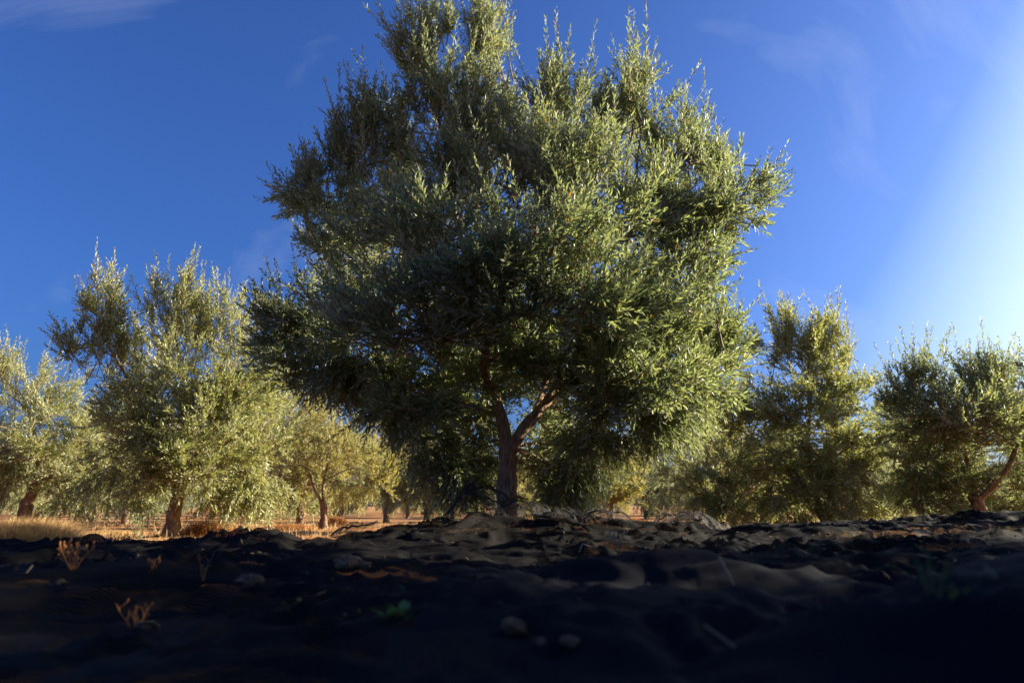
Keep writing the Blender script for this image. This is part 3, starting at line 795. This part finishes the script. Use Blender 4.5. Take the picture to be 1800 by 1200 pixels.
def z_left(x, y, U=None, Vv=None):
    z = terrain(x, y) + .035 + folds(x, y, 5, 1.0) * sstep(0, .5, y + .3)
    z = z + bump_px(x, y, 400, 980, 3.4, .42, .25, .07) + bump_px(x, y, 130, 985, 3.2, .30, .25, .06) + bump_px(x, y, 640, 950, 4.3, .3, .2, .03)
    z = z + bump_px(x, y, 470, 945, 4.9, .5, .2, .03) + bump_px(x, y, 820, 930, 4.6, .4, .2, .06)
    z = z - .05 * sstep(1.6, .4, y)
    if U is not None:
        g = terrain(x, y) + .02
        z = g + (np.maximum(z, g) - g) * edge_fade(U, Vv)
    return np.maximum(z, terrain(x, y) + .032 + .006 * vnoise(x * 30, y * 45, 33))

def z_right(x, y, U=None, Vv=None):
    z = terrain(x, y) + .035 + folds(x, y, 9, 1.0)
    z = z + bump_px(x, y, 1200, 930, 4.9, .30, .25, .09) + bump_px(x, y, 1300, 935, 4.2, .5, .3, .05) + bump_px(x, y, 1750, 945, 4.0, .8, .4, .06)
    z = np.maximum(z, z_left(x, y) + .012)
    return z

def z_front(x, y, U=None, Vv=None):
    z = terrain(x, y) + .045 + .8 * folds(x, y, 14, .8)
    z = z + bump_px(x, y, 1500, 960, 1.75, .66, .26, .135) + bump_px(x, y, 1150, 970, 1.9, .35, .25, .09) + bump_px(x, y, 1880, 980, .85, .30, .26, .22)
    z = np.maximum(z, np.maximum(z_left(x, y), z_right(x, y)) + .012)
    if U is not None:
        g = np.maximum(z_left(x, y), z_right(x, y)) + .012
        z = g + (z - g) * sstep(0, .05, U) * sstep(0, .08, 1 - Vv)
    return z

yb_left = lambda X: 4.75 + .28 * fbm(X * .8, X * 0 + 3, 3, 70) + .35 * sstep(-2.4, -.6, X) + .25 * sstep(-3.0, -4.2, X)
yb_right = lambda X: 5.15 + .22 * fbm(X * .9, X * 0 + 8, 3, 71)
net_sheet('harvest_net', -6.5, .45, -.6, 0, 360, 290, z_left, yb_left, MAT['net_black'], 'black harvest net crumpled over the clods left of the big trunk')
net_sheet('harvest_net', .15, 6.0, .9, 0, 310, 220, z_right, yb_right, MAT['net_dark'], 'rumpled black harvest net spread right of the big trunk', yf=lambda X: .9 + .3 * fbm(X, X * 0, 2, 80))
net_sheet('harvest_net', -.15, 3.6, -.5, 0, 220, 150, z_front, lambda X: 2.05 + .25 * fbm(X * 1.2, X * 0, 3, 75), MAT['net_blue'], 'blue black harvest net lying in a soft blurred ridge over the other nets')


NET = [o for o in bpy.data.objects if o.name.startswith('harvest_net')]

# raised folds at the trunk, where single threads show: a diamond lattice of real threads
def thread_fold(parent, px, py, Y, rx, ry, h, seed, cell=.0105, rad=.0012):
    c = at(px, py, Y)
    nu = int(2 * rx / cell) ; nv = int(2 * ry / cell)
    u = np.linspace(-1, 1, nu); v = np.linspace(-1, 1, nv)
    U, Vv = np.meshgrid(u, v, indexing='ij')
    U = U + .10 * vnoise(U * 2.3, Vv * 2.3, seed); Vv = Vv + .10 * vnoise(U * 2.3 + 9, Vv * 2.3, seed + 1)
    X = c[0] + U * rx; Y_ = Y + Vv * ry
    dome = np.clip(1 - (np.abs(U) ** 2.2 + np.abs(Vv) ** 2.2), 0, 1) ** .55
    g = np.maximum(terrain(X, Y_) + .01, np.where(X < .3, z_left(X, Y_), z_right(X, Y_)) - .01)
    Z = g + h * dome * (1 + .45 * fbm(U * 2.2, Vv * 2.2, 3, seed + 5)) + .012
    P = np.stack([X, Y_, Z], -1)
    idx = np.arange(nu * nv).reshape(nu, nv)
    e = [np.stack([idx[:-1, :-1], idx[1:, 1:]], -1).reshape(-1, 2), np.stack([idx[1:, :-1], idx[:-1, 1:]], -1).reshape(-1, 2)]
    E = np.vstack(e); P = P.reshape(-1, 3)
    a = P[E[:, 0]]; b_ = P[E[:, 1]]
    V, F = twig_tubes(a, unit(b_ - a), np.linalg.norm(b_ - a, axis=1), np.zeros_like(a), np.full(len(a), rad), 3, 2)
    o = mesh_obj('raised_fold', V, F, MAT['thread'], parent); o['kind'] = 'stuff'
    # the thick selvedge rope along the crest
    k = nv // 2
    Q = P.reshape(nu, nv, 3)[:, k - nv // 6]
    V, F = tube(Q[::2] + [0, 0, .004], np.full(len(Q[::2]), .004), 5)
    mesh_obj('edge_cord', V, F, MAT['thread'], parent, smooth=True)
for k, a in enumerate([(0, 850, 925, 5.0, .30, .2, .17), (0, 920, 925, 5.05, .22, .18, .10), (1, 990, 935, 4.9, .16, .14, .07), (1, 1215, 925, 4.95, .26, .2, .09), (1, 1065, 935, 4.9, .18, .15, .06), (0, 620, 945, 4.9, .14, .12, .05)]):
    thread_fold(NET[a[0]], *a[1:], seed=100 + k * 7)

# ------------------------------------------------------------------ small things on the ground
def surf(x, y):
    z = terrain(x, y)
    if -6.4 < x < .4 and -.5 < y < float(yb_left(np.array([x]))[0]): z = max(z, float(z_left(np.array([x]), np.array([y]))[0]))
    if .2 < x < 5.9 and 1.2 < y < float(yb_right(np.array([x]))[0]): z = max(z, float(z_right(np.array([x]), np.array([y]))[0]))
    if 0 < x < 3.5 and -.4 < y < 1.9: z = max(z, float(z_front(np.array([x]), np.array([y]))[0]))
    return float(z)

def hit(px, py, tmin=.5):
    d = ray(px, py); d = d / d[1]
    t = tmin
    while t < 60:
        p = np.array([0, 0, CAM_Z]) + d * t
        if p[2] <= surf(p[0], p[1]): return p
        t += .02 if t < 6 else .1
    return p

def blades(P, H, rs, w=.004, lean=.45, droop=.5):
    n = len(P)
    a = rs.uniform(0, 2 * np.pi, n); dirn = np.stack([np.cos(a), np.sin(a), np.zeros(n)], -1)
    ln = (np.abs(rs.normal(0, lean, n)))[:, None]
    W = np.stack([-np.sin(a + 1.2), np.cos(a + 1.2), np.zeros(n)], -1) * (w * rs.uniform(.6, 1.3, n))[:, None]
    up = np.array([0, 0, 1.0]); Hh = H[:, None]
    p1 = P + (up * .6 + dirn * ln * .4) * Hh
    p2 = P + (up * (1 - .3 * droop * ln) + dirn * ln * 1.1) * Hh
    V = np.stack([P - W, P + W, p1 + W * .7, p1 - W * .7, p2], 1)
    o = (np.arange(n) * 5)[:, None]
    return V.reshape(-1, 3), [np.asarray(o + [0, 1, 2, 3]), np.asarray(o + [3, 2, 4])]

def scatter_blades(name, XY, H, mat, rs, w=.004, lean=.45):
    P = np.stack([XY[:, 0], XY[:, 1], terrain(XY[:, 0], XY[:, 1]) - .005], -1)
    V, F = blades(P, H, rs, w, lean)
    return mesh_obj(name, V, F, mat)

# thin stubble over the lit strip of field
rs = np.random.RandomState(5)
n = 26000
y = 4.8 + 17 * rs.uniform(0, 1, n) ** 1.3; x = rs.uniform(-1, 1, n) * (y * .85 + 1.5)
keep = (fbm(x * .7, y * .9, 3, 44) > -.05) & (y > np.where(x < .3, yb_left(x), yb_right(x)) + .05)
x, y = x[keep], y[keep]
o = scatter_blades('dry_grass', np.stack([x, y], -1), rs.uniform(.03, .10, len(x)) * (1 + .6 * (fbm(x * .5, y * .5, 2, 9) > .3)), MAT['dry_grass'], rs, .0045, .6)
tag(o, 'thin dry stubble scattered over the orange field soil', 'grass', kind='stuff')

# the golden mound of long dead grass and rusty clumps under the trees
def grass_clump(px, py, Y, wpx, h, n, mat, label, group=None, name='grass_clump', lean=.6, seed=0):
    rs = np.random.RandomState(seed)
    c = at(px, py, Y); r_ = wpx * px_m(Y) / 2
    q = rs.normal(0, .42, (n, 2)); q = q[np.linalg.norm(q, axis=1) < 1.1]
    x = c[0] + q[:, 0] * r_; y = Y + q[:, 1] * r_ * .7
    f = np.clip(1.05 - (np.linalg.norm(q, axis=1) ** 2) * .8, .15, 1)
    P = np.stack([x, y, terrain(x, y) - .01], -1)
    V, F = blades(P, h * f * rs.uniform(.55, 1.1, len(x)), rs, .0045 * Y / 7, lean)
    g = np.array([c[0], Y, float(terrain(c[0], Y))])
    o = mesh_obj(name, V, F, mat, origin=g)
    tag(o, label, 'grass', group)
grass_clump(50, 945, 7.2, 210, .33, 7000, MAT['dry_grass'], 'mound of long golden dead grass at the net edge', lean=.95, seed=1)
grass_clump(-40, 945, 7.4, 120, .24, 2500, MAT['dry_grass'], 'golden dead grass clump continuing outward from the grass mound', lean=.8, seed=2)
grass_clump(370, 930, 9.6, 120, .24, 2200, MAT['dry_stem'], 'rust coloured dead weeds heaped beside the pale leaning trunk', seed=3)
grass_clump(590, 912, 16, 60, .25, 900, MAT['dry_stem'], 'rusty weed clump on the field between the two thin trunks', seed=4)
grass_clump(510, 925, 14, 110, .12, 1500, MAT['dry_stem'], 'low rusty weeds left of the small thin trunk', seed=5)
grass_clump(1100, 912, 18, 120, .22, 1600, MAT['dry_stem'], 'rusty weeds on the earth mound beyond the big trunk', seed=6)
grass_clump(935, 905, 8.0, 60, .35, 900, MAT['dry_stem'], 'orange dry weeds just behind the big trunk', seed=7)
grass_clump(1530, 922, 8.0, 110, .20, 500, MAT['dry_stem'], 'sparse pinkish dry stalks between the right hand trees', lean=.35, seed=8)
grass_clump(885, 945, 4.7, 60, .13, 700, MAT['dry_stem'], 'rusty dry weeds under the net at the foot of the big trunk', lean=.5, seed=9)
grass_clump(975, 950, 4.6, 40, .08, 300, MAT['dry_stem'], 'small rusty weeds under the net right of the big trunk', lean=.5, seed=10)
grass_clump(200, 930, 10.5, 120, .10, 1300, MAT['dry_grass'], 'pale stubble patch between the golden mound and the leaning trunk', seed=12)
grass_clump(280, 950, 7.0, 260, .07, 2600, MAT['dry_grass'], 'bright straw strip along the far edge of the net', seed=13)

# stones and clods
import bmesh
def rock_mesh(name, seed, mat, sub=3, squash=.65):
    bm = bmesh.new(); bmesh.ops.create_icosphere(bm, subdivisions=sub, radius=1.0)
    rs = np.random.RandomState(seed)
    for v in bm.verts:
        p = np.array(v.co)
        k = 1 + .30 * float(fbm(np.array([p[0] * 1.5 + seed]), np.array([p[1] * 1.5 + p[2] * 1.9]), 4, seed)[0])
        v.co = (p[0] * k * 1.15, p[1] * k * .95, p[2] * k * squash)
    me = bpy.data.meshes.new(name); bm.to_mesh(me); bm.free(); me.materials.append(mat)
    return me
def put_rock(name, px, py, size_px, me, label, cat, Y=None, group=None, sink=.3):
    p = hit(px, py) if Y is None else at(px, py, Y)
    if Y is not None: p[2] = surf(p[0], p[1])
    s = size_px * px_m(p[1]) / 2 * .8
    o = bpy.data.objects.new(name, me); o.scale = (s, s, s); o.rotation_euler = (0, 0, px * .7)
    o.location = (p[0], p[1] + s * .5, surf(p[0], p[1] + s * .5) - s * .22)
    link(o); tag(o, label, cat, group)
stone = [rock_mesh('stone_%s' % q, k, MAT['stone']) for k, q in enumerate(('round', 'long', 'flat'))]
clod = [rock_mesh('clod_%s' % q, 10 + k, MAT['clod']) for k, q in enumerate(('round', 'long', 'flat'))]
put_rock('rock', 430, 1050, 52, stone[0], 'brown rock poking up through the dark net', 'rock')
put_rock('soil_clod', 905, 1118, 55, clod[0], 'large crumbly clod on the net in the foreground', 'clod')
put_rock('soil_clod', 945, 1128, 40, clod[1], 'smaller crumbly clod touching the large foreground clod', 'clod')
put_rock('soil_clod', 610, 998, 48, clod[2], 'flat orange clod lying in a dip of the left net', 'clod')
put_rock('soil_clod', 640, 1002, 30, clod[0], 'small orange clod beside the flat orange clod', 'clod')
put_rock('rock', 100, 1025, 34, stone[1], 'small brown stone beside the rusty branching weed', 'rock')
put_rock('rock', 250, 1105, 46, stone[2], 'low dark stone under the near left net', 'rock')
put_rock('soil_clod', 1000, 1140, 34, clod[2], 'clod in the dark gap right of the crumbly clods', 'clod')
for k, (px, py, Y, s) in enumerate([(385, 905, 17, 10), (515, 909, 19, 12), (722, 909, 20, 9), (440, 912, 15, 9), (620, 908, 22, 9), (200, 915, 13, 9), (1040, 912, 16, 8)]):
    put_rock('stone', px, py, s, stone[k % 3], 'pale field stone lying on the orange soil beyond the net', 'stone', Y, 'pale stones on the field')
# countless little clods on the tilled soil
rs = np.random.RandomState(6); n = 9000
y = 5.0 + 17 * rs.uniform(0, 1, n) ** 1.4; x = rs.uniform(-1, 1, n) * (y * .85 + 1.5)
keep = (y > np.where(x < .3, yb_left(x), yb_right(x)) + .03); x, y = x[keep], y[keep]; n = len(x)
octv = np.array([(1, 0, 0), (0, 1, 0), (-1, 0, 0), (0, -1, 0), (0, 0, .8), (0, 0, -.6)], float)
sz = .008 + .030 * rs.uniform(0, 1, n) ** 4
V = octv[None] * (1 + rs.uniform(-.35, .35, (n, 6, 1))) * sz[:, None, None]
a = rs.uniform(0, 6.28, n); ca, sa = np.cos(a)[:, None], np.sin(a)[:, None]
V = np.stack([V[..., 0] * ca - V[..., 1] * sa, V[..., 0] * sa + V[..., 1] * ca, V[..., 2]], -1)
V = V + np.stack([x, y, terrain(x, y) + sz * .2 + .006], -1)[:, None]
f = np.array([(0, 1, 4), (1, 2, 4), (2, 3, 4), (3, 0, 4), (1, 0, 5), (2, 1, 5), (3, 2, 5), (0, 3, 5)])
F = ((np.arange(n) * 6)[:, None, None] + f[None]).reshape(-1, 3)
tag(mesh_obj('soil_crumbs', V.reshape(-1, 3), F, MAT['clod']), 'crumbs of orange soil strewn over the field', 'soil', kind='stuff')

# dry branching weeds, seedlings, straws
def sprig(px, py, h_px, seed, mat, label, stems=5, spread=.45, w=.0016, heads=True):
    rs = np.random.RandomState(seed)
    p = hit(px, py); k = px_m(p[1]); h = h_px * k
    root = empty('dry_weed', p); tag(root, label, 'weed')
    for s_ in range(stems):
        a = rs.uniform(0, 6.28); l = h * rs.uniform(.7, 1.0)
        d = np.array([math.cos(a) * spread, math.sin(a) * spread, 1.0]) * l
        Q = np.array([[0, 0, -.005], d * .35 + rs.normal(0, .04, 3) * l, d * .7 + rs.normal(0, .05, 3) * l, d + rs.normal(0, .06, 3) * l])
        Q = smooth_path(Q, 8); acc = Acc()
        acc.add(*tube(Q, np.linspace(w, w * .5, 8), 5))
        for t in range(4):
            i = 2 + t + rs.randint(0, 2); i = min(i, 6)
            b0 = Q[i]; e = b0 + np.array([rs.normal(0, .5), rs.normal(0, .5), .8]) * l * .28
            acc.add(*tube(np.array([b0, (b0 + e) / 2 + rs.normal(0, .01, 3) * l, e]), [w * .6, w * .5, w * .4], 4))
            if heads:
                acc.add(*tube(np.array([e, e + [0, 0, w * 2.5], e + [0, 0, w * 5]]), [w * .6, w * 1.3, w * .5], 5))
        V, F = acc.get(); mesh_obj('stem', V, F, mat, root)
sprig(128, 1003, 45, 1, MAT['dry_stem'], 'rusty branching weed with seed heads before the left net hump', 7, .6)
sprig(358, 1018, 48, 2, MAT['dry_stem'], 'thin rusty weed with three bare stems on the left net', 3, .35, .0013, False)
sprig(270, 1004, 20, 3, MAT['dry_stem'], 'tiny rusty weed right of the branching weed', 4, .6)
sprig(1085, 960, 24, 4, MAT['straw'], 'small pale weed under the net right of the big trunk', 5, .7)
sprig(235, 1108, 40, 5, MAT['dry_stem'], 'dim brown weed in the near left shade', 5, .8, .0012)
sprig(1640, 1070, 95, 6, MAT['green'], 'blurred green weed stalk by the near right net ridge', 3, .35, .0009, False)

def straw(pts, w, label):
    P = [hit(*pts[0])]
    for (x, y) in pts[1:]: P.append(at(x, y, P[0][1] + .01))
    P = np.array(P); g = P[0].copy(); k = px_m(g[1])
    V, F = tube(np.vstack([np.linspace(P[i], P[i + 1], 4, endpoint=i == len(P) - 2) for i in range(len(P) - 1)]), np.full(4 * (len(P) - 1), w * k / 2), 5)
    o = mesh_obj('straw', V, F, MAT['straw'], origin=g); tag(o, label, 'straw')
straw([(1018, 970), (1024, 955), (1050, 966)], 2.6, 'bright bent straw standing on the net right of the big trunk')
straw([(1290, 1028), (1264, 978)], 4, 'pale straight straw leaning on the near right net')
straw([(1752, 1015), (1730, 994)], 4, 'short blurred straw near the right net ridge')
straw([(1300, 1142), (1238, 1098)], 3, 'long dim straw lying in the near hollow')
straw([(872, 998), (874, 985)], 2, 'tiny pale straw upright on the left net')
straw([(45, 1008), (58, 992)], 2.5, 'thin grey straw left of the rusty branching weed')

def seedling(px, py, r_px, nl, seed, label):
    rs = np.random.RandomState(seed)
    p = hit(px, py); k = px_m(p[1]); r_ = r_px * k
    root = empty('seedling', p); tag(root, label, 'seedling')
    for q in range(nl):
        a = rs.uniform(0, 6.28); el = rs.uniform(.3, 1.3)
        off = np.array([rs.normal(0, .5), rs.normal(0, .3), 0]) * r_
        off[2] = surf(p[0] + off[0], p[1] + off[1]) - p[2]
        d = np.array([math.cos(a) * math.cos(el), math.sin(a) * math.cos(el), math.sin(el)])
        W = unit(np.cross(d, [.1, .2, 1])); l = r_ * rs.uniform(.5, .9)
        up = np.cross(W, d)
        rows = []
        for t, wd in ((0, .04), (.3, .10), (.55, .26), (.8, .22), (1, .03)):
            c = off + d * l * t + up * l * (-.25 * t * t)
            rows += [c - W * wd * l, c + up * l * .03, c + W * wd * l]
        V = np.array(rows); F = [(3 * i + j, 3 * i + j + 1, 3 * i + j + 4, 3 * i + j + 3) for i in range(4) for j in range(2)]
        mesh_obj('leaf', V, np.array(F), MAT['green'], root, smooth=True)
seedling(690, 1082, 30, 16, 1, 'bright green seedling cluster beside a brown clod on the net')
seedling(620, 1086, 16, 7, 2, 'little row of green seedlings left of the bright cluster')
seedling(515, 1092, 14, 6, 3, 'faint green seedlings in the shade of the left net')
seedling(1690, 1060, 24, 6, 4, 'grey green seedling at the foot of the near right ridge')
put_rock('soil_clod', 702, 1076, 34, clod[1], 'reddish brown clod behind the bright green seedlings', 'clod')

# yellow-green weed and a young olive shoot
def leafy(px, py, Y, h, nst, seed, mat, label, name, leaf=.05, lw=.03, cat='weed'):
    rs = np.random.RandomState(seed)
    c = at(px, py, Y); g = np.array([c[0], Y, float(terrain(c[0], Y))])
    root = empty(name, g); tag(root, label, cat)
    P0 = np.stack([rs.normal(0, .05, nst), rs.normal(0, .05, nst), np.full(nst, -.01)], -1)
    D = unit(np.stack([rs.normal(0, .3, nst), rs.normal(0, .3, nst), np.ones(nst)], -1)); L_ = h * rs.uniform(.6, 1, nst); C = rs.normal(0, .1, (nst, 3))
    V, F = twig_tubes(P0, D, L_, C, np.full(nst, .003)); mesh_obj('stems', V, F, MAT['twig'], root)
    V, F, A = leaves_from_twigs(P0, D, L_, C, 60, rs, leaf, lw, True); o = mesh_obj('foliage', V, F, mat, root, A); o['kind'] = 'stuff'
leafy(1425, 925, 8.7, .28, 26, 1, MAT['green'], 'yellow green weed growing against the dark stooping trunk', 'green_weed')
leafy(1385, 925, 8.9, .16, 16, 2, MAT['green'], 'lower yellow green weed left of the dark stooping trunk', 'green_weed')
leafy(240, 945, 8.4, .42, 5, 3, MAT['leaf'], 'young olive shoot sprouting alone left of the pale leaning trunk', 'olive_shoot', .06, .014, 'shoot')

# fallen leaves, straw bits and crumbs caught on the nets
rs = np.random.RandomState(77); n = 5200
y = 1.2 + 3.8 * rs.uniform(0, 1, n) ** .7; x = rs.uniform(-1, 1, n) * (y * .82 + .3)
keep = (y < np.where(x < .3, yb_left(x), yb_right(x)) - .08) & (fbm(x * 2.0, y * 2.5, 3, 61) > -.1)
x, y = x[keep], y[keep]; n = len(x)
z = z_left(x, y)
z = np.where((x > .15) & (y > 1.3), np.maximum(z, z_right(x, y)), z)
z = np.where((x > -.15) & (y < 2.3), np.maximum(z, z_front(x, y)), z)
a = rs.uniform(0, 6.28, n); l = rs.uniform(.004, .015, n); w = l * rs.uniform(.10, .35, n)
tilt = rs.normal(0, .35, n)
d = np.stack([np.cos(a), np.sin(a), tilt], -1) * l[:, None]; q = np.stack([-np.sin(a), np.cos(a), rs.normal(0, .4, n)], -1) * w[:, None]
c = np.stack([x, y, z + .004 + np.abs(tilt) * l * .5], -1)
V = np.stack([c - d, c + q, c + d, c - q + np.array([0, 0, .002])], 1).reshape(-1, 3)
o4 = (np.arange(n) * 4)[:, None]
F = np.concatenate([o4 + [0, 1, 2], o4 + [0, 2, 3]], 0)
MAT['litter'] = simple_material('dry_litter', (.035, .02, .01), (.14, .085, .04), 6, .9)
tag(mesh_obj('leaf_litter', V, F, MAT['litter']), 'fallen olive leaves and straw crumbs caught on the nets', 'litter', kind='stuff')
